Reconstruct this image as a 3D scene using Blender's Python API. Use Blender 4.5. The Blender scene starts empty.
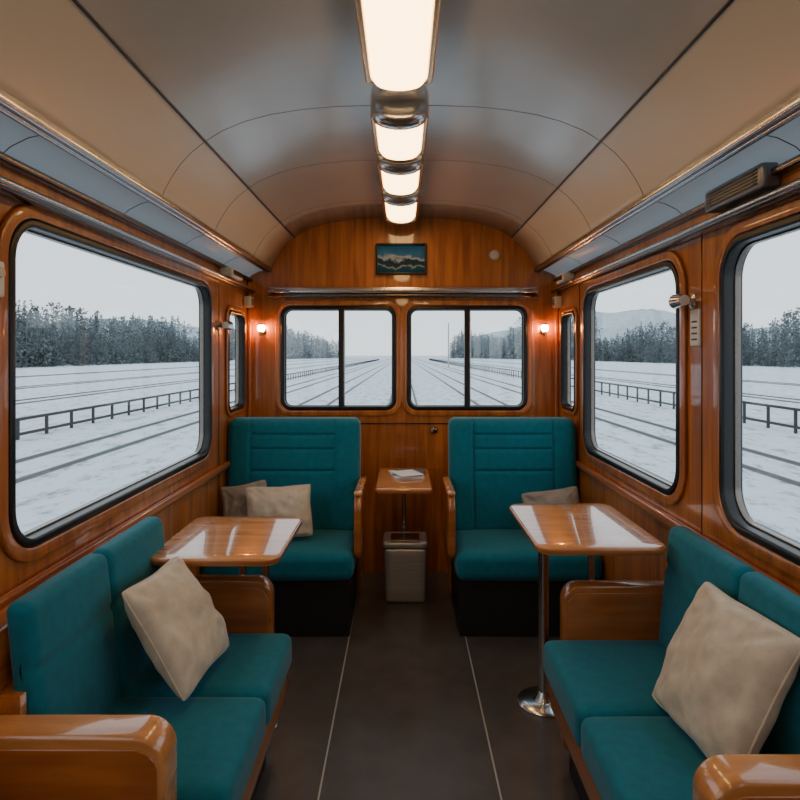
import bpy, bmesh, math, random
from mathutils import Vector, Matrix, noise
random.seed(7)
D=bpy.data; C=bpy.context
col=C.scene.collection

# ------------------------------------------------------------ materials
def mat(name, base=(0.5,0.5,0.5), rough=0.5, metal=0.0, coat=0.0, coat_r=0.1, emis=None, es=0.0, spec=0.5, sheen=0.0):
    m=D.materials.new(name); m.use_nodes=True
    b=m.node_tree.nodes['Principled BSDF']
    b.inputs['Base Color'].default_value=(*base,1)
    b.inputs['Roughness'].default_value=rough
    b.inputs['Metallic'].default_value=metal
    b.inputs['Coat Weight'].default_value=coat
    b.inputs['Coat Roughness'].default_value=coat_r
    b.inputs['Specular IOR Level'].default_value=spec
    b.inputs['Sheen Weight'].default_value=sheen
    if emis:
        b.inputs['Emission Color'].default_value=(*emis,1)
        b.inputs['Emission Strength'].default_value=es
    return m
def N(m,t,**kw):
    n=m.node_tree.nodes.new(t)
    for k,v in kw.items():
        if hasattr(n,k): setattr(n,k,v)
        else: n.inputs[k].default_value=v
    return n
def L(m,a,b): m.node_tree.links.new(a,b)
def noisy(m, c1, c2, scale=(1,1,1), nscale=5, detail=5, bump=0.0, bdist=0.002, lo=0.3, hi=0.7, bscale=None, distort=0.0):
    nt=m.node_tree; b=nt.nodes['Principled BSDF']
    tc=N(m,'ShaderNodeTexCoord'); mp=N(m,'ShaderNodeMapping')
    mp.inputs['Scale'].default_value=scale
    L(m,tc.outputs['Object'],mp.inputs['Vector'])
    n=N(m,'ShaderNodeTexNoise'); n.inputs['Scale'].default_value=nscale; n.inputs['Detail'].default_value=detail
    n.inputs['Distortion'].default_value=distort
    L(m,mp.outputs['Vector'],n.inputs['Vector'])
    r=N(m,'ShaderNodeValToRGB')
    r.color_ramp.elements[0].position=lo; r.color_ramp.elements[0].color=(*c1,1)
    r.color_ramp.elements[1].position=hi; r.color_ramp.elements[1].color=(*c2,1)
    L(m,n.outputs['Fac'],r.inputs['Fac']); L(m,r.outputs['Color'],b.inputs['Base Color'])
    if bump>0:
        src=n.outputs['Fac']
        if bscale:
            n2=N(m,'ShaderNodeTexNoise'); n2.inputs['Scale'].default_value=bscale; n2.inputs['Detail'].default_value=3
            L(m,tc.outputs['Object'],n2.inputs['Vector']); src=n2.outputs['Fac']
        bp=N(m,'ShaderNodeBump'); bp.inputs['Strength'].default_value=bump; bp.inputs['Distance'].default_value=bdist
        L(m,src,bp.inputs['Height']); L(m,bp.outputs['Normal'],b.inputs['Normal'])
    return m
W1=(0.25,0.066,0.010); W2=(0.54,0.175,0.027)
wood_v=noisy(mat('varnished_wood_vertical',rough=0.35,coat=1.0,coat_r=0.04),W1,W2,scale=(9,9,0.7),nscale=3,detail=8,bump=0.03,distort=0.6)
wood_h=noisy(mat('varnished_wood_lengthwise',rough=0.35,coat=1.0,coat_r=0.04),W1,W2,scale=(9,0.7,9),nscale=3,detail=8,bump=0.03,distort=0.6)
wood_t=noisy(mat('table_top_wood',rough=0.25,coat=1.0,coat_r=0.03),(0.42,0.155,0.042),(0.68,0.30,0.10),scale=(0.9,7,7),nscale=3,detail=8,distort=0.8)
wood_d=noisy(mat('wood_edge',rough=0.3,coat=0.9,coat_r=0.06),(0.26,0.072,0.013),(0.47,0.145,0.03),scale=(1,6,6),nscale=4)
teal=noisy(mat('teal_wool_fabric',rough=0.85,sheen=0.12,spec=0.25),(0.0018,0.125,0.175),(0.0026,0.155,0.215),nscale=35,detail=4,bump=0.22,bdist=0.0012,bscale=500)
beige=noisy(mat('beige_linen',rough=0.95,sheen=0.2,spec=0.15),(0.48,0.40,0.305),(0.62,0.53,0.415),nscale=25,detail=6,bump=0.4,bdist=0.0015,bscale=350)
taupe=noisy(mat('taupe_linen',rough=0.95,sheen=0.2,spec=0.15),(0.24,0.21,0.18),(0.34,0.30,0.26),nscale=25,detail=6,bump=0.4,bdist=0.0015,bscale=350)
black=mat('black_rubber',(0.006,0.006,0.007),rough=0.35)
dark=mat('dark_base_panel',(0.012,0.012,0.013),rough=0.5)
chrome=mat('brushed_steel',(0.66,0.66,0.67),rough=0.2,metal=1)
steel_d=mat('dark_bronze_rail',(0.20,0.17,0.15),rough=0.25,metal=1)
brass=mat('warm_metal_bezel',(0.75,0.58,0.36),rough=0.25,metal=1)
binm=noisy(mat('bin_brushed_steel',rough=0.35,metal=0.6),(0.50,0.50,0.49),(0.62,0.62,0.61),scale=(1,1,30),nscale=6)
floorm=noisy(mat('floor_vinyl',rough=0.36,spec=0.5),(0.050,0.045,0.043),(0.084,0.075,0.071),nscale=9,detail=9,bump=0.08,bdist=0.001,bscale=120)
seamm=mat('floor_seam_metal',(0.45,0.45,0.43),rough=0.4,metal=0.3)
jointm=mat('panel_joint_strip',(0.12,0.10,0.08),rough=0.6)  # gray-brown colour of the panel seam strips
ceilm=noisy(mat('ceiling_satin_panel',rough=0.22,spec=0.7,coat=0.8,coat_r=0.16),(0.44,0.385,0.315),(0.50,0.44,0.365),nscale=2)
covem=noisy(mat('cove_cream_panel',rough=0.4,coat=0.3,coat_r=0.2),(0.66,0.51,0.335),(0.72,0.56,0.375),nscale=2)
soffit=mat('soffit_glow_panel',(0.60,0.68,0.74),rough=0.25,metal=0.1,coat=0.6,emis=(.66,.85,1.0),es=.14)  # weak cool emission added so the pale soffit reads brighter
white=mat('white_plastic',(0.7,0.68,0.64),rough=0.4)
cream=mat('cream_plastic',(0.60,0.53,0.42),rough=0.45)
paper=mat('paper',(0.75,0.76,0.78),rough=0.8)
paperd=mat('printed_cover',(0.10,0.11,0.14),rough=0.5)
diff=mat('lamp_diffuser',(0.9,0.8,0.6),rough=0.5,emis=(1.0,0.60,0.24),es=10.5)
bulb=mat('sconce_bulb',(0.9,0.6,0.3),rough=0.4,emis=(1.0,0.38,0.08),es=110)
railm=mat('rail_steel_outdoor',(0.12,0.125,0.13),rough=0.7)
fencem=mat('fence_painted',(0.035,0.036,0.038),rough=0.7)
def glassmat():
    m=D.materials.new('window_glass'); m.use_nodes=True; nt=m.node_tree; nt.nodes.clear()
    o=N(m,'ShaderNodeOutputMaterial'); mx=N(m,'ShaderNodeMixShader'); t=N(m,'ShaderNodeBsdfTransparent'); g=N(m,'ShaderNodeBsdfGlossy')
    t.inputs['Color'].default_value=(0.96,0.98,0.985,1)
    g.inputs['Roughness'].default_value=0.02; mx.inputs['Fac'].default_value=0.05
    L(m,t.outputs[0],mx.inputs[1]); L(m,g.outputs[0],mx.inputs[2]); L(m,mx.outputs[0],o.inputs[0]); return m
glass=glassmat()

# ------------------------------------------------------------ helpers
def parent_empty(name, loc):
    e=D.objects.new(name,None); e.location=loc; e.empty_display_size=0.1; col.objects.link(e); return e
def smooth(me,ang=35):
    me.polygons.foreach_set('use_smooth',[True]*len(me.polygons))
    try: me.set_sharp_from_angle(angle=math.radians(ang))
    except Exception: pass
def finish(name, me, mats, parent=None, sm=True, ang=35):
    for m in (mats if isinstance(mats,list) else [mats]): me.materials.append(m)
    if sm: smooth(me,ang)
    o=D.objects.new(name,me); col.objects.link(o)
    if parent:
        me.transform(Matrix.Translation(-parent.location)); o.parent=parent
    else:
        if len(me.vertices):
            xs=[v.co for v in me.vertices]
            c=Vector([(min(p[i] for p in xs)+max(p[i] for p in xs))/2 for i in range(3)])
            me.transform(Matrix.Translation(-c)); o.location=c
    return o
SIDE=lambda x:Matrix(((0,0,1,x),(1,0,0,0),(0,1,0,0),(0,0,0,1)))
BACK=lambda y:Matrix(((1,0,0,0),(0,0,-1,y),(0,1,0,0),(0,0,0,1)))
FLAT=lambda z:Matrix(((1,0,0,0),(0,1,0,0),(0,0,1,z),(0,0,0,1)))
def rr(u0,u1,v0,v1,r,n=8):
    if not isinstance(r,(list,tuple)): r=[r]*4
    pts=[]
    for (cx,cy,a,rad) in ((u1-r[0],v1-r[0],0,r[0]),(u0+r[1],v1-r[1],90,r[1]),(u0+r[2],v0+r[2],180,r[2]),(u1-r[3],v0+r[3],270,r[3])):
        if rad<=1e-5: pts.append((cx,cy)); continue
        for i in range(n+1):
            t=math.radians(a+90*i/n); pts.append((cx+rad*math.cos(t),cy+rad*math.sin(t)))
    return pts
def shape(name, loops, t, M, m, parent=None, bevel=0.0, ang=35):
    cu=D.curves.new('tmp','CURVE'); cu.dimensions='2D'; cu.fill_mode='BOTH'
    for lp in loops:
        s=cu.splines.new('POLY'); s.points.add(len(lp)-1)
        for i,p in enumerate(lp): s.points[i].co=(p[0],p[1],0,1)
        s.use_cyclic_u=True
    cu.extrude=max(t/2-bevel,0.0001); cu.bevel_depth=bevel; cu.bevel_resolution=2; cu.offset=-bevel
    ob=D.objects.new('tmp',cu); col.objects.link(ob); C.view_layer.update()
    me=D.meshes.new_from_object(ob.evaluated_get(C.evaluated_depsgraph_get()))
    D.objects.remove(ob); D.curves.remove(cu)
    me.name=name
    me.materials.clear()
    bm=bmesh.new(); bm.from_mesh(me); bmesh.ops.remove_doubles(bm,verts=bm.verts,dist=1e-5); bmesh.ops.recalc_face_normals(bm,faces=bm.faces); bm.to_mesh(me); bm.free()
    me.transform(M)
    return finish(name,me,m,parent,ang=ang)
def rbox(name, x0,x1,y0,y1,z0,z1, r, m, parent=None, puff=(0,0,0), n=10, fn=None, wr=0.0):
    bm=bmesh.new(); bmesh.ops.create_cube(bm,size=2)
    bmesh.ops.subdivide_edges(bm,edges=bm.edges[:],cuts=n,use_grid_fill=True)
    h=Vector(((x1-x0)/2,(y1-y0)/2,(z1-z0)/2)); c=Vector(((x1+x0)/2,(y1+y0)/2,(z1+z0)/2))
    r=min(r,min(h)*0.999)
    for v in bm.verts:
        q=Vector([math.sin(a*math.pi/2) if n<30 else .5*a+.5*math.sin(a*math.pi/2) for a in v.co])
        P=Vector([q[i]*h[i] for i in range(3)])
        inn=Vector([max(-(h[i]-r),min(h[i]-r,P[i])) for i in range(3)])
        d=P-inn
        if d.length>1e-9: P=inn+d.normalized()*r
        for i in range(3):
            j,k=(i+1)%3,(i+2)%3
            if puff[i]: P[i]+=math.copysign(1,q[i])*abs(q[i])**3*puff[i]*(1-q[j]**2)*(1-q[k]**2)
        w=P+c
        if wr: w+=noise.noise_vector(w*9)*wr
        if fn: w=fn(w)
        v.co=w
    me=D.meshes.new(name); bm.to_mesh(me); bm.free()
    return finish(name,me,m,parent,ang=80)
def box(name,x0,x1,y0,y1,z0,z1,m,parent=None,b=0.004):
    return rbox(name,x0,x1,y0,y1,z0,z1,b,m,parent,n=4)
def lathe(name, prof, loc, m, parent=None, axis='Z', n=32):
    vs=[];fs=[]
    for (r,z) in prof:
        for i in range(n):
            a=2*math.pi*i/n; p=Vector((r*math.cos(a),r*math.sin(a),z))
            if axis=='X': p=Vector((p.z,p.x,p.y))
            if axis=='Y': p=Vector((p.y,p.z,p.x))
            vs.append(p+Vector(loc))
    for j in range(len(prof)-1):
        for i in range(n):
            k=(i+1)%n; fs.append((j*n+i,j*n+k,(j+1)*n+k,(j+1)*n+i))
    fs.append(tuple(range(n))[::-1]); fs.append(tuple((len(prof)-1)*n+i for i in range(n)))
    me=D.meshes.new(name); me.from_pydata(vs,[],fs)
    bm=bmesh.new(); bm.from_mesh(me); bmesh.ops.recalc_face_normals(bm,faces=bm.faces); bm.to_mesh(me); bm.free()
    return finish(name,me,m,parent)
def tube(name, pts, r, m, parent=None, res=4, cyc=False):
    cu=D.curves.new('tmp','CURVE'); cu.dimensions='3D'
    s=cu.splines.new('POLY'); s.points.add(len(pts)-1)
    for i,p in enumerate(pts): s.points[i].co=(*p,1)
    s.use_cyclic_u=cyc
    cu.bevel_depth=r; cu.bevel_resolution=res; cu.use_fill_caps=True
    ob=D.objects.new('tmp',cu); col.objects.link(ob); C.view_layer.update()
    me=D.meshes.new_from_object(ob.evaluated_get(C.evaluated_depsgraph_get()))
    D.objects.remove(ob); D.curves.remove(cu); me.name=name; me.materials.clear()
    return finish(name,me,m,parent)

# ------------------------------------------------------------ room shell
YB=3.9; YF=-2.5; WX=1.0
WZ0,WZ1=0.885,1.765
leftw=[(1.515,3.12,WZ0,WZ1,0.12),(3.42,3.78,1.07,1.66,0.06),(-0.36,1.24,WZ0,WZ1,0.12),(-2.30,-0.72,WZ0,WZ1,0.12)]
rightw=[(2.16,3.31,0.875,1.755,0.12),(3.47,3.78,1.07,1.66,0.06),(0.50,1.885,0.875,1.755,0.12),(-1.10,0.22,0.875,1.755,0.12),(-2.38,-1.40,0.875,1.755,0.12)]
backw=[(-0.787,-0.045,1.045,1.716,0.07),(0.026,0.80,1.045,1.716,0.07)]
TH=0.05
shape('wall_left',[rr(YF,YB,0,1.93,0)]+[rr(*w) for w in leftw],TH,SIDE(-WX-TH/2),wood_v)
shape('wall_right',[rr(YF,YB,0,1.93,0)]+[rr(*w) for w in rightw],TH,SIDE(WX+TH/2),wood_v)
half=[(0,2.285),(.13,2.284),(.25,2.28),(.36,2.27),(.47,2.252),(.56,2.228),(.64,2.195),(.70,2.158),(.75,2.118),(.79,2.075),(.82,2.03),(.845,1.985),(.855,1.955)]
prof=[(-x,z) for x,z in half[::-1]]+half[1:]
outline=[(-1.05,0),(1.05,0),(1.05,1.93)]+[(x,z+0.01) for x,z in prof[::-1]]+[(-1.05,1.93)]
shape('wall_back',[outline]+[rr(*w) for w in backw],TH,BACK(YB+TH/2),wood_v)
shape('wall_front',[outline],TH,BACK(YF-TH/2),wood_v)
shape('floor',[rr(-1.05,1.05,YF,YB+.05,0)],0.06,FLAT(-0.03),floorm)
ys=[YF+(YB-YF)*i/16 for i in range(17)]
P=len(prof); vs=[(x,y,z) for y in ys for x,z in prof]; fs=[];mi=[]
for j in range(16):
    for i in range(P-1):
        fs.append((j*P+i,j*P+i+1,(j+1)*P+i+1,(j+1)*P+i)); mi.append(0 if abs(prof[i][0]+prof[i+1][0])/2<0.70 else 1)
me=D.meshes.new('ceiling'); me.from_pydata(vs,[],fs); me.polygons.foreach_set('material_index',mi)
o=finish('ceiling',me,[ceilm,covem],ang=60)
so=o.modifiers.new('s','SOLIDIFY'); so.thickness=0.03; so.offset=1
k=1
def tname():
    global k; s='trim_%d'%k; k+=1; return s
for s in (-1,1):
    tube(tname(),[(s*.70,YF,2.156),(s*.70,YB,2.156)],0.0045,black)
    box(tname(),*(sorted((s*.840,s*.860))),YF,YB,1.932,1.962,chrome,b=0.008)
    box(tname(),*(sorted((s*.860,s*.866))),YF,YB,1.942,1.962,black,b=.001)
    box(tname(),*(sorted((s*.866,s*.886))),YF,YB,1.930,1.958,chrome,b=0.008)
    me=D.meshes.new('s'); 
    q=[(.885,1.95),(.93,1.940),(.975,1.918),(1.0,1.895)]
    vv=[(s*x,y,z) for y in (YF,YB) for x,z in q]+[(s*x,y,z+.015) for y in (YF,YB) for x,z in q]
    ff=[(i,i+1,i+5,i+4) for i in range(3)]+[(8+i,12+i,13+i,9+i) for i in range(3)]+[(0,4,12,8),(3,11,15,7)]
    me.from_pydata(vv,[],ff); bm=bmesh.new(); bm.from_mesh(me); bmesh.ops.recalc_face_normals(bm,faces=bm.faces); bm.to_mesh(me); bm.free()
    finish(tname(),me,soffit,ang=60)
    for yy in (0.4,1.5,2.15,2.75,3.35): tube(tname(),[(s*x,yy,z-.0003) for x,z in q],0.0015,jointm,res=1)
    box(tname(),*(sorted((s*.968,s*1.0))),YF,YB,1.873,1.893,steel_d,b=0.006)
    box(tname(),*(sorted((s*.950,s*1.0))),YF,YB,1.798,1.828,steel_d,b=0.010)
    tube(tname(),[(s*.946,YF,1.813),(s*.946,YB,1.813)],0.006,chrome)
    box(tname(),*(sorted((s*.972,s*1.0))),YF,YB,0.765,0.805,wood_h,b=0.012)
    box('baseboard_left' if s<0 else 'baseboard_right',*(sorted((s*.985,s*1.0))),YF,YB,0,0.09,dark)
for yy in (-1.2,-.1,1.0,2.14,2.74,3.45):
    tube(tname(),[(x,yy,z+.0008) for x,z in prof],0.0018,jointm,res=1)
for s,ysj in ((-1,(1.415,3.28,-.54)),(1,(2.02,3.42,0.36))):
    for yy in ysj: box(tname(),*(sorted((s*.998,s*1.0))),yy-.002,yy+.002,0.1,1.80,black,b=0.0005)
for s in (-1,1):
    box(tname(),*(sorted((s*.975,s*1.0))),3.865,3.9,0,1.87,wood_v,b=0.01)
box(tname(),-.86,.86,3.83,3.9,1.795,1.832,chrome,b=0.008)
box(tname(),-.86,.86,3.86,3.9,1.770,1.795,steel_d,b=0.006)
box(tname(),-.98,.98,3.893,3.9,0.955,0.962,black,b=0.001)
for xx in (-.267,.31): box(tname(),xx-.003,xx+.003,YF,YB,0,0.0015,seamm,b=0.0005)

# ------------------------------------------------------------ windows
wn=1
def add_window(w,kind,divider=None):
    global wn
    u0,u1,v0,v1,r=w; cu=(u0+u1)/2; cv=(v0+v1)/2
    if kind=='L': M=lambda d:SIDE(-WX+d); loc=(-WX,cu,cv)
    if kind=='R': M=lambda d:SIDE(WX-d); loc=(WX,cu,cv)
    if kind=='B': M=lambda d:BACK(YB-d); loc=(cu,YB,cv)
    e=parent_empty('window_%d'%wn,loc); wn+=1
    g=.024 if u1-u0>.5 else .018
    tr=.038 if u1-u0>.5 else .025
    shape('wood_surround',[rr(u0-tr,u1+tr,v0-tr,v1+tr,r+tr),rr(u0-.001,u1+.001,v0-.001,v1+.001,r)],.014,M(.007),wood_v,e,bevel=.006)
    shape('rubber_gasket',[rr(u0,u1,v0,v1,r),rr(u0+g,u1-g,v0+g,v1-g,max(r-g,.02))],.065,M(-.016),black,e,bevel=.006)
    shape('steel_bead',[rr(u0+g-.001,u1-g+.001,v0+g-.001,v1-g+.001,max(r-g,.02)),rr(u0+g+.005,u1-g-.005,v0+g+.005,v1-g-.005,max(r-g-.005,.015))],.02,M(-.03),steel_d,e,bevel=.002)
    shape('glass_pane',[rr(u0+g,u1-g,v0+g,v1-g,max(r-g,.02))],.004,M(-.03),glass,e)
    if divider is not None:
        shape('divider_bar',[rr(divider-.016,divider+.016,v0+.01,v1-.01,.003)],.05,M(-.012),black,e,bevel=.004)
        shape('divider_edge',[rr(divider+.016,divider+.024,v0+g,v1-g,.001)],.03,M(-.015),chrome,e,bevel=.001)
    li=D.lights.new('portal','AREA'); li.shape='RECTANGLE'; li.size=u1-u0; li.size_y=v1-v0; li.cycles.is_portal=True
    lo=D.objects.new('sky_portal',li); col.objects.link(lo)
    d=.06
    if kind=='L': off=Vector((-d,0,0)); R=Matrix(((0,0,-1),(-1,0,0),(0,1,0)))
    if kind=='R': R=Matrix(((0,0,1),(1,0,0),(0,1,0))); off=Vector((d,0,0))
    if kind=='B': R=Matrix(((-1,0,0),(0,0,1),(0,1,0))); off=Vector((0,d,0))
    lo.matrix_world=Matrix.Translation(off)@R.to_4x4()
    lo.parent=e
for w in leftw: add_window(w,'L')
for w in rightw: add_window(w,'R')
add_window(backw[0],'B',-.40); add_window(backw[1],'B',.413)

# ------------------------------------------------------------ ceiling lamps
def ceiling_lamp(y0,y1,capped):
    e=parent_empty('ceiling_lamp',(-.012,(y0+y1)/2,2.27)); w=.090; cx=-.012
    shape('bezel',[rr(cx-w-.014,cx+w+.014,y0-.014,y1+.014,.035),rr(cx-w+.008,cx+w-.008,y0+.008,y1-.008,.02)],.05,FLAT(2.262),brass,e,bevel=.008)
    def fn(v):
        u=(v.x-cx)/w
        return Vector((v.x,v.y,v.z+(.022*u*u)))
    rbox('diffuser',cx-w+.006,cx+w-.006,y0+.006,y1-.006,2.205,2.28,.03,diff,e,puff=(0,0,.006),fn=fn)
    if capped:
        rbox('end_cap',cx-w-.010,cx+w+.010,y0-.045,y0+.035,2.196,2.285,.03,chrome,e,fn=fn)
        rbox('far_end_cap',cx-w-.010,cx+w+.010,y1-.02,y1+.02,2.200,2.285,.02,brass,e,fn=fn)
ceiling_lamp(1.18,1.87,False)
for a,b in ((2.13,2.53),(2.67,3.07),(3.23,3.72)): ceiling_lamp(a,b,True)
ceiling_lamp(-.4,.3,False); ceiling_lamp(-2.0,-1.3,False)

# ------------------------------------------------------------ side benches
def groove(d,w=.006): return math.exp(-(d/w)**2)
def side_bench(s,y0,y1,xf,xb,xback,ax,zt):
    e=parent_empty('bench_seat',(s*.75,(y0+y1)/2,0))
    X=lambda a,b:sorted((s*a,s*b))
    ym=(y0+y1)/2
    for i,(a,b) in enumerate(((y0,ym),(ym,y1))):
        rbox('seat_cushion_%d'%(i+1),*X(xf,xb+.06),a+.0005,b-.0005,.335,.452,.030,teal,e,puff=(0,0,.008),n=16)
        def fn(v,s=s):
            x=v.x
            if abs(x)<(xb+xback)/2:
                x+=s*.009*groove(v.z-.70,.008)
            return Vector((x+s*.10*(v.z-.45),v.y,v.z))
        rbox('back_cushion_%d'%(i+1),*X(xb,xback),a+.0005+(.02 if i==0 else 0),b-.0005,.43,zt,.026,teal,e,puff=(.010,0,0),n=44,fn=fn)
    box('back_ledge',*X(xback+.045,.998),y0-.01,y1+.04,.02,.785,wood_h,e,b=.010)
    box('back_board',*X(xback-.02,xback+.045),y0,y1,.02,.66,wood_h,e,b=.006)
    box('front_rail',*X(xf+.012,xf+.05),y0,y1,.255,.338,wood_h,e,b=.008)
    box('plinth',*X(xf+.09,xback-.03),y0+.01,y1-.01,0,.27,dark,e)
    box('seat_pan',*X(xf+.04,xback-.03),y0+.005,y1-.005,.27,.34,dark,e)
    for nm,a,b,xx in (('near_armrest',y0-.085,y0,ax),('far_armrest',y1,y1+.06,xf+.075)):
        u0,u1=X(xx,.995); rad=[.06,.004,.004,.03] if s<0 else [.004,.06,.03,.004]
        shape(nm,[rr(u0,u1,.06,.625,rad)],b-a,BACK((a+b)/2),wood_t if nm[0]=='n' else wood_d,e,bevel=.010)
        u0,u1=X(xx+.012,.99); rad=[.05,.004,.004,.03] if s<0 else [.004,.05,.03,.004]
        shape(nm+'_inlay',[rr(u0,u1,.08,.600,rad)],b-a+.006,BACK((a+b)/2),wood_d,e,bevel=.002)
    return e
side_bench(-1,1.310,2.08,.378,.783,.848,.487,.850)
side_bench(1,1.180,2.03,.465,.850,.915,.562,.832)

# ------------------------------------------------------------ end benches
def end_bench(s):
    e=parent_empty('double_seat',(s*.61,3.3,0))
    X=lambda a,b:sorted((s*a,s*b))
    i0,i1=(.245,.998) if s<0 else (.262,.985)
    def fn(v):
        y=v.y; ax=abs(v.x)
        if y<3.44:
            g=max(groove(ax-(i0+.135)),groove(ax-(i1-.135)))
            if i0+.135<ax<i1-.135:
                g=max(g,groove(v.z-.95),groove(v.z-.87),groove(v.z-.75))
                y+=.006
            y+=.012*g
        return Vector((v.x,y+.10*(v.z-.42),v.z))
    rbox('seat_cushion',*X(i0,i1),2.95,3.42,.285,.425,.045,teal,e,puff=(0,0,.012),n=18)
    rbox('back_cushion',*X(i0,i1),3.355,3.51,.40,1.038,.045,teal,e,puff=(0,.015,0),n=90,fn=fn)
    box('back_shell',*X(i0+.005,i1),3.535,3.60,.0,.98,wood_v,e,b=.01)
    box('plinth',*X(i0+.02,i1),3.0,3.53,0,.285,dark,e)
    shape('aisle_armrest',[rr(3.0,3.46,.37,.70,[.03,.09,.06,.02])],.036,SIDE(s*(i0-.018)),wood_d,e,bevel=.009)
    rbox('armrest_pad',*X(i0-.040,i0+.004),3.03,3.44,.688,.712,.012,wood_t,e,n=6)
    return e
end_bench(-1); end_bench(1)

# ------------------------------------------------------------ tables
def table(x0,x1,y0,y1,z,legs,name='pedestal_table',r=.05,base=.1,th=.026):
    e=parent_empty(name,((x0+x1)/2,(y0+y1)/2,0))
    shape('table_top',[rr(x0,x1,y0,y1,r)],th,FLAT(z-th/2),wood_t,e,bevel=.006)
    shape('edge_band',[rr(x0-.003,x1+.003,y0-.003,y1+.003,r+.003),rr(x0+.004,x1-.004,y0+.004,y1-.004,r-.004)],th*.55,FLAT(z-th/2),wood_d,e,bevel=.002)
    for i,(lx,ly,lr) in enumerate(legs):
        lathe('column_%d'%(i+1),[(lr,.015),(lr,z-th-.012),(lr*2,z-th-.010),(lr*2,z-th+.001)],(lx,ly,0),chrome,e)
        bb=base*lr/.02
        lathe('foot_%d'%(i+1),[(bb,0),(bb,.008),(bb*.93,.014),(bb*.4,.020),(lr*1.5,.035),(lr*1.1,.05)],(lx,ly,0),chrome,e)
    return e
table(-.825,-.402,1.92,2.43,.752,[(-.515,2.27,.014),(-.62,2.34,.013)],base=.07)
table(.435,.850,1.92,2.50,.787,[(.565,2.43,.021),(.755,2.43,.013)])
table(-.142,.150,3.12,3.70,.708,[(.005,3.66,.013)],name='side_table',r=.03,base=.09)

# ------------------------------------------------------------ waste bin
e=parent_empty('waste_bin',(.01,3.5,0))
def tp(v): 
    f=.92+.08*v.z/.33
    return Vector((.012+(v.x-.012)*f,3.5+(v.y-3.5)*f,v.z))
rbox('body',-.110,.135,3.40,3.60,0,.31,.015,binm,e,n=6,fn=tp)
rbox('lid',-.115,.140,3.39,3.61,.31,.348,.014,binm,e,n=6)
box('lid_gap',-.106,.131,3.401,3.599,.304,.312,black,e)
rbox('lid_flap',-.07,.095,3.41,3.55,.343,.355,.006,steel_d,e,n=4)

# ------------------------------------------------------------ pillows
def pillow(c,eu,ev,w,h,t,m,seed=0,pin=.06):
    eu=Vector(eu).normalized(); n=eu.cross(Vector(ev)).normalized(); ev=n.cross(eu)
    c=Vector(c); G=36; vs=[];fs=[];idx={}
    def P(i,j,s):
        u=-1+2*i/G; v=-1+2*j/G
        u=math.sin(u*math.pi/2)*.5+u*.5; v=math.sin(v*math.pi/2)*.5+v*.5
        x=u*w/2*(1-pin*(1-v*v)); y=v*h/2*(1-pin*(1-u*u))
        cc=(abs(u)*abs(v))**6; x*=1-.045*cc; y*=1-.045*cc
        z=s*t/2*(max(0,(1-u**2)*(1-v**2)))**.42
        q=Vector((x*7+seed,y*7,s*2.0+seed))
        cr=noise.noise(q)*.020-abs(noise.noise(q*2.1))*.022
        a=math.atan2(v,u); rad=math.hypot(u,v)
        cr-=.008*max(0,math.cos(a*4+math.pi))**2*abs(math.sin(a*11+seed))*rad
        edge=min(1,(1-abs(u))*5)*min(1,(1-abs(v))*5)
        z+=s*cr*edge
        x+=noise.noise(q*.8+Vector((5,5,5)))*.012; y+=noise.noise(q*.8+Vector((9,5,1)))*.012
        return c+eu*x+ev*y+n*z
    for s in (1,-1):
        for i in range(G+1):
            for j in range(G+1):
                b=i in(0,G) or j in (0,G)
                if s==-1 and b: idx[(i,j,-1)]=idx[(i,j,1)]; continue
                idx[(i,j,s)]=len(vs); vs.append(P(i,j,s))
    for s in (1,-1):
        for i in range(G):
            for j in range(G):
                f=[idx[(i,j,s)],idx[(i+1,j,s)],idx[(i+1,j+1,s)],idx[(i,j+1,s)]]
                fs.append(f if s==1 else f[::-1])
    me=D.meshes.new('pillow'); me.from_pydata(vs,[],fs)
    o=finish('throw_pillow',me,m,ang=180)
    loop=[(i,0) for i in range(G)]+[(G,j) for j in range(G)]+[(i,G) for i in range(G,0,-1)]+[(0,j) for j in range(G,0,-1)]
    pts=[vs[idx[(i,j,1)]]-o.location for i,j in loop]
    sub=tube('pillow_seam',pts,.003,m,None,res=2,cyc=True)
    sub.parent=o
    return o
pillow((-.640,1.735,.635),(-.10,-1,.02),(.52,.12,-.82),.325,.325,.14,beige,1)
pillow((.775,1.480,.625),(.06,-1,.0),(-.45,.2,-.86),.375,.355,.16,beige,5)
pillow((-.650,3.17,.575),(1,.1,.06),(-.02,.38,.9),.35,.28,.13,beige,9)
pillow((-.85,3.26,.575),(1,.25,.12),(.1,.3,.9),.24,.26,.10,taupe,3)
pillow((.80,3.20,.56),(1,-.1,.16),(-.1,.3,.9),.30,.25,.12,taupe,13)

# ------------------------------------------------------------ small things
TZ=.708
e=parent_empty('magazine_stack',(0,3.5,TZ))
def rotz(a,c): 
    return lambda v: Vector((c[0]+(v.x-c[0])*math.cos(a)-(v.y-c[1])*math.sin(a), c[1]+(v.x-c[0])*math.sin(a)+(v.y-c[1])*math.cos(a), v.z))
rbox('magazine_1',-.07,.10,3.38,3.60,TZ,TZ+.008,.003,paper,e,n=3,fn=rotz(.2,(0,3.5)))
rbox('magazine_2',-.05,.12,3.42,3.60,TZ+.008,TZ+.015,.003,paperd,e,n=3,fn=rotz(-.15,(0,3.5)))
rbox('magazine_3',-.05,.09,3.36,3.52,TZ+.015,TZ+.021,.002,paper,e,n=3,fn=rotz(.4,(0,3.45)))
e=parent_empty('framed_picture',(-.012,3.9,2.018))
shape('frame',[rr(-.175,.151,1.918,2.118,.006),rr(-.163,.139,1.930,2.106,.003)],.025,BACK(3.887),black,e,bevel=.004)
pm=D.materials.new('mountain_print'); pm.use_nodes=True
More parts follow.
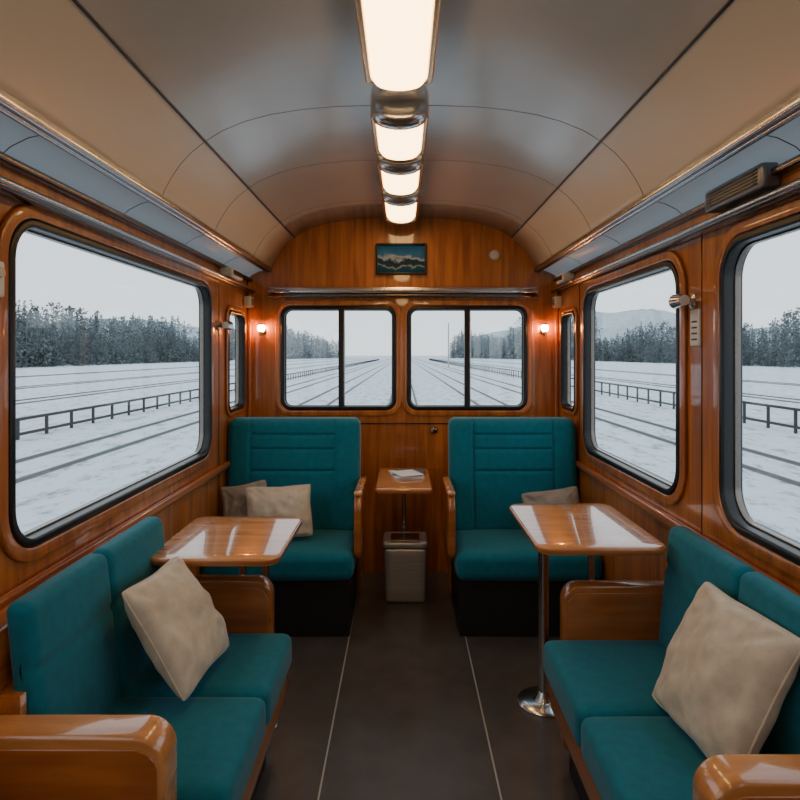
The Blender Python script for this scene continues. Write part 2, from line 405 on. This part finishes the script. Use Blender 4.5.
b=pm.node_tree.nodes['Principled BSDF']; b.inputs['Roughness'].default_value=.8; b.inputs['Specular IOR Level'].default_value=.1
tc=N(pm,'ShaderNodeTexCoord'); sx=N(pm,'ShaderNodeSeparateXYZ'); L(pm,tc.outputs['Object'],sx.inputs[0])
mp=N(pm,'ShaderNodeMapping'); mp.inputs['Scale'].default_value=(11,0,14); L(pm,tc.outputs['Object'],mp.inputs['Vector'])
nn=N(pm,'ShaderNodeTexNoise'); nn.inputs['Scale'].default_value=1.0; nn.inputs['Detail'].default_value=7; L(pm,mp.outputs[0],nn.inputs['Vector'])
m1=N(pm,'ShaderNodeMath'); m1.operation='MULTIPLY_ADD'; m1.inputs[1].default_value=5.6; m1.inputs[2].default_value=.17; L(pm,sx.outputs['Z'],m1.inputs[0])
ma=N(pm,'ShaderNodeMath'); ma.operation='MULTIPLY_ADD'; ma.inputs[1].default_value=.75; L(pm,nn.outputs['Fac'],ma.inputs[0]); L(pm,m1.outputs[0],ma.inputs[2])
rp=N(pm,'ShaderNodeValToRGB'); L(pm,ma.outputs[0],rp.inputs[0])
els=rp.color_ramp.elements; els[0].position=.10; els[0].color=(.01,.05,.10,1); els[1].position=.95; els[1].color=(.02,.10,.24,1)
for p,c in ((.26,(.012,.07,.13,1)),(.31,(.25,.27,.25,1)),(.36,(.02,.05,.07,1)),(.50,(.015,.035,.07,1)),(.57,(.30,.36,.42,1)),(.66,(.04,.15,.31,1))):
    q_=els.new(p); q_.color=c
L(pm,rp.outputs['Color'],b.inputs['Base Color'])
shape('print',[rr(-.167,.143,1.926,2.110,.002)],.006,BACK(3.893),pm,e)
e=parent_empty('round_vent',(.585,3.9,2.045))
lathe('ring',[(.036,-.012),(.036,-.004),(.028,0.0)],(.585,3.893,2.045),chrome,e,axis='Y')
lathe('grille',[(.026,-.014),(.026,0)],(.585,3.893,2.045),cream,e,axis='Y')
e=parent_empty('door_lock',(.20,3.9,.915))
lathe('escutcheon',[(.010,-.02),(.020,-.015),(.024,0)],(.20,3.899,.915),steel_d,e,axis='Y')
box('key_slot',.198,.202,3.878,3.883,.907,.923,black,e,b=.0005)
def sconce(x,y,z,nx,ny,name='wall_sconce'):
    e=parent_empty(name,(x,y,z)); ax='X' if nx else 'Y'
    sg=nx if nx else ny
    lathe('backplate',[(.024,0),(.024,sg*.006),(.015,sg*.012),(.008,sg*.03)],(x,y,z),brass,e,axis=ax)
    c=Vector((x+nx*.045,y+ny*.045,z))
    lathe('socket',[(.010,-.03),(.014,-.02),(.016,-.006)],c,brass,e)
    lathe('bulb',[(.010,-.008),(.021,.004),(.024,.018),(.020,.034),(.008,.044)],c,bulb,e,n=20)
    lathe('shade_ring',[(.026,.036),(.028,.040),(.024,.046)],c,brass,e,n=20)
    return e
sconce(-.905,3.9,1.555,0,-1); sconce(.905,3.9,1.555,0,-1)
def reading_light(s,y,z):
    e=parent_empty('reading_light',(s*WX,y,z))
    lathe('mount',[(.026,0),(.026,-s*.01),(.014,-s*.016),(.010,-s*.045)],(s*WX,y,z),chrome,e,axis='X')
    lathe('head',[(.010,-.035),(.018,-.032),(.022,-.01),(.026,.028),(.022,.032)],(s*(WX-.052),y,z),chrome,e,axis='Y')
    lathe('lens',[(.018,-.037),(.016,-.034)],(s*(WX-.052),y,z),white,e,axis='Y')
reading_light(1,2.07,1.585); reading_light(-1,3.26,1.56)
e=parent_empty('seat_number_sign',(1.0,2.05,1.48))
box('plate',.990,1.0,2.02,2.085,1.43,1.555,white,e,b=.003)
for i in range(4): box('print_line_%d'%(i+1),.988,.9905,2.035,2.07,1.45+.02*i,1.456+.02*i,black,e,b=.0005)
e=parent_empty('wall_thermostat',(-1.0,1.465,1.585))
box('housing',-1.0,-.978,1.44,1.488,1.54,1.63,white,e,b=.008)
lathe('dial',[(.014,0),(.012,.008)],(-.978,1.463,1.60),cream,e,axis='X')
def speaker(name,s,y0,y1,z0,z1,dep,m1):
    e=parent_empty(name,(s*WX,(y0+y1)/2,(z0+z1)/2))
    a,b=sorted((s*(WX-dep),s*WX)); rbox('housing',a,b,y0,y1,z0,z1,.012,m1,e,n=6)
    xx=s*(WX-dep)
    for i in range(5):
        z=z0+.016+(z1-z0-.032)*i/4
        a,b=sorted((xx-s*.003,xx+s*.002)); box('slot_%d'%(i+1),a,b,y0+.02,y1-.02,z-.0025,z+.0025,black,e,b=.0005)
ventm=mat('vent_grey_metal',(.20,.20,.20),rough=.35,metal=.6)
speaker('air_vent',1,1.59,1.90,1.842,1.912,.055,ventm)
speaker('wall_speaker',-1,3.28,3.50,1.828,1.880,.075,cream)
speaker('wall_speaker',1,3.50,3.66,1.828,1.880,.075,cream)
speaker('wall_speaker',1,3.77,3.86,1.70,1.77,.05,cream)
speaker('wall_speaker',-1,3.77,3.86,1.70,1.77,.05,cream)

# ------------------------------------------------------------ outside
GZ=-1.2
snow=mat('snow',rough=.9,spec=.1)
nt=snow.node_tree; b=nt.nodes['Principled BSDF']
tc=N(snow,'ShaderNodeTexCoord'); mp=N(snow,'ShaderNodeMapping'); mp.inputs['Scale'].default_value=(1,.45,1); L(snow,tc.outputs['Object'],mp.inputs['Vector'])
n1=N(snow,'ShaderNodeTexNoise'); n1.inputs['Scale'].default_value=1.6; n1.inputs['Detail'].default_value=14; n1.inputs['Roughness'].default_value=.85; L(snow,mp.outputs[0],n1.inputs['Vector'])
r1=N(snow,'ShaderNodeValToRGB'); L(snow,n1.outputs['Fac'],r1.inputs[0])
e_=r1.color_ramp.elements; e_[0].position=.40; e_[0].color=(.26,.26,.26,1); e_[1].position=.49; e_[1].color=(.72,.76,.80,1)
L(snow,r1.outputs['Color'],b.inputs['Base Color'])
bp=N(snow,'ShaderNodeBump'); bp.inputs['Strength'].default_value=.5; bp.inputs['Distance'].default_value=.12; L(snow,n1.outputs['Fac'],bp.inputs['Height']); L(snow,bp.outputs['Normal'],b.inputs['Normal'])
me=D.meshes.new('ground'); S=2500
me.from_pydata([(-S,-S,GZ),(S,-S,GZ),(S,S,GZ),(-S,S,GZ)],[],[(0,1,2,3)]); finish('snowy_ground',me,snow,sm=False)
def track(x,h=.07):
    e=parent_empty('railway_track',(x,200,GZ))
    for i,d in enumerate((-.72,.72)):
        me=D.meshes.new('r'); vs=[];fs=[]
        pr=[(-.06,0),(-.04,.03),(-.035,h),(.035,h),(.04,.03),(.06,0)]
        for y in (-30,500): vs+=[(x+d+a,y,GZ+z_) for a,z_ in pr]
        for j in range(5): fs.append((j,j+1,7+j,6+j))
        me.from_pydata(vs,[],fs); finish('rail_%d'%(i+1),me,railm,e,sm=False)
for x in (0,-4.6,-8.6,-21,-30,-45,4.6,8.6,22,34): track(x)
def fence(x,h):
    e=parent_empty('trackside_fence',(x,100,GZ))
    vs=[];fs=[]
    def bx(a0,a1,b0,b1,c0,c1):
        k0=len(vs)
        for X_ in (a0,a1):
            for Y_ in (b0,b1):
                for Z_ in (c0,c1): vs.append((X_,Y_,Z_))
        for f in ((0,1,3,2),(4,6,7,5),(0,4,5,1),(2,3,7,6),(0,2,6,4),(1,5,7,3)): fs.append(tuple(k0+i for i in f))
    y=-10
    while y<300: bx(x-.04,x+.04,y-.04,y+.04,GZ,GZ+h+.03); y+=1.5
    me=D.meshes.new('p'); me.from_pydata(vs,[],fs); finish('posts',me,fencem,e,sm=False)
    vs=[];fs=[]
    def rl(z): bx(x-.03,x+.03,-10,300,z-.045,z+.045)
    rl(GZ+h); rl(GZ+h*.26)
    me=D.meshes.new('p'); me.from_pydata(vs,[],fs); finish('rails',me,fencem,e,sm=False)
fence(-11.8,.62); fence(13.0,.80)
def trees(name,pts,m,dens=110):
    vs=[];fs=[]
    def tri(c,s,droop=0):
        b0=len(vs); d=Vector((random.gauss(0,1),random.gauss(0,1),random.gauss(0,.6))).normalized()
        u=d.cross(Vector((random.gauss(0,1),random.gauss(0,1),random.gauss(0,1)))).normalized()
        vs.append(c+d*s); vs.append(c-d*s*.6+u*s*.7); vs.append(c-d*s*.6-u*s*.7); fs.append((b0,b0+1,b0+2))
    for (x,y,h) in pts:
        b0=len(vs); tw=h*.014
        for zz,q in ((GZ,1.0),(GZ+h*.95,.2)):
            for a in (0,2.1,4.2): vs.append(Vector((x+tw*q*math.cos(a),y+tw*q*math.sin(a),zz)))
        for i in range(3): kk=(i+1)%3; fs.append((b0+i,b0+kk,b0+3+kk,b0+3+i))
        ty=random.random()
        if ty<.4:
            w=h*random.uniform(.15,.22)
            for i in range(dens):
                t=random.random()**.8; R=w*(1-t)*random.uniform(.3,1)+.05; a=random.random()*6.283
                tri(Vector((x+R*math.cos(a),y+R*math.sin(a),GZ+h*(.06+.94*t)-R*.3)),h*(.018+.030*(1-t)))
        elif ty<.85:
            w=h*random.uniform(.18,.27)
            for i in range(dens):
                a=random.random()*6.283; ph=random.random(); R=w*math.sin(math.pi*min(1,ph*.9+.1))**.6*random.uniform(.2,1)
                tri(Vector((x+R*math.cos(a),y+R*math.sin(a),GZ+h*(.25+.73*ph))),h*.030)
        else:
            w=h*.22
            for i in range(dens//2):
                a=random.random()*6.283; ph=random.random(); R=w*(.3+.7*ph)*random.random()
                tri(Vector((x+R*math.cos(a),y+R*math.sin(a),GZ+h*(.2+.7*ph))),h*.02)
        for i in range(26):
            tri(Vector((x+random.uniform(-1.8,1.8),y+random.uniform(-1.8,1.8),GZ+random.uniform(0,h*.35))),h*.05)
    me=D.meshes.new(name); me.from_pydata(vs,[],fs); return finish(name,me,m,sm=False)
tm1=noisy(mat('haze_tinted_winter_foliage',rough=1,spec=0),(.080,.092,.095),(.20,.222,.228),nscale=.35,detail=10)  # foliage colour already lightened with some haze
tm1b=noisy(mat('haze_tinted_hillside_foliage',rough=1,spec=0),(.15,.17,.178),(.27,.295,.305),nscale=.3,detail=8)  # paler again, haze of the second row mixed into the colour
tm2=noisy(mat('haze_tinted_far_foliage',rough=1,spec=0),(.25,.28,.295),(.35,.38,.40),nscale=.3,detail=8)  # fog over the far rows painted as a lighter gray-blue
tm3=noisy(mat('haze_tinted_hill_foliage',rough=1,spec=0),(.40,.44,.47),(.49,.53,.56),nscale=.1,detail=8)  # palest tone, aerial haze on the hills is in the colour
def row(x0,y0,x1,y1,n,hmin,hmax,jit,spread):
    out=[]
    for i in range(n):
        t=(i+random.random())/n; hv=min(1,max(0,.5+1.1*noise.noise(Vector((t*jit,x0*.1,0)))))
        out.append((x0+(x1-x0)*t+random.uniform(-spread,spread),y0+(y1-y0)*t+random.uniform(-spread,spread),(hmin+(hmax-hmin)*hv)*random.uniform(.82,1.12)))
    return out
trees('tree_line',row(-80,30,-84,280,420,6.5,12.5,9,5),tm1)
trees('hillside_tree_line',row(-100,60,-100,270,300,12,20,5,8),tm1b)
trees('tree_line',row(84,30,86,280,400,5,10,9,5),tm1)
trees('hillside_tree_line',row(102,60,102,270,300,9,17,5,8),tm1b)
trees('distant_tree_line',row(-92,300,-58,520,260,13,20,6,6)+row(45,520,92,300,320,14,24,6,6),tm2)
def hill(cx,cy,rx,ry,h,m,name='distant_hill'):
    vs=[];fs=[];n=60
    for i in range(n+1):
        for j in range(n+1):
            u=-1+2*i/n;v=-1+2*j/n; d=max(0,1-u*u-v*v)
            z=h*d**.8*(1+.25*noise.noise(Vector((u*3+cx,v*3,0)))) + (noise.noise(Vector((i*.9,j*.9,cx)))*h*.06 if d>0 else -.5)
            vs.append((cx+u*rx,cy+v*ry,GZ+z-.3))
    for i in range(n):
        for j in range(n): fs.append((i*(n+1)+j,(i+1)*(n+1)+j,(i+1)*(n+1)+j+1,i*(n+1)+j+1))
    me=D.meshes.new(name); me.from_pydata(vs,[],fs); finish(name,me,m)
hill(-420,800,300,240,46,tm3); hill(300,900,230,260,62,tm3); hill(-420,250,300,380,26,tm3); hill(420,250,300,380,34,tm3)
e=parent_empty('catenary_pole',(9.8,130,GZ))
lathe('mast',[(.16,0),(.12,9.5)],(9.8,130,GZ),mat('haze_tinted_mast',(.4,.42,.44),rough=.8),e,n=10)  # mast gray is paled to include the mist

# ------------------------------------------------------------ world, camera
w=D.worlds.new('overcast'); C.scene.world=w; w.use_nodes=True
nt=w.node_tree; bg=nt.nodes['Background']
tc=nt.nodes.new('ShaderNodeTexCoord'); sx=nt.nodes.new('ShaderNodeSeparateXYZ'); rp=nt.nodes.new('ShaderNodeValToRGB')
nt.links.new(tc.outputs['Generated'],sx.inputs[0]); nt.links.new(sx.outputs['Z'],rp.inputs[0]); nt.links.new(rp.outputs[0],bg.inputs['Color'])
rp.color_ramp.elements[0].color=(.87,.93,.97,1); rp.color_ramp.elements[1].position=.5; rp.color_ramp.elements[1].color=(.72,.84,.93,1)
bg.inputs['Strength'].default_value=1.85
cam=D.cameras.new('camera'); co=D.objects.new('camera',cam); col.objects.link(co); C.scene.camera=co
co.location=(0,0,1.4); co.rotation_euler=(math.pi/2,0,0)
cam.sensor_width=36; cam.lens=604/800*36; cam.shift_x=-3/800; cam.shift_y=-45/800; cam.clip_start=.02; cam.clip_end=6000
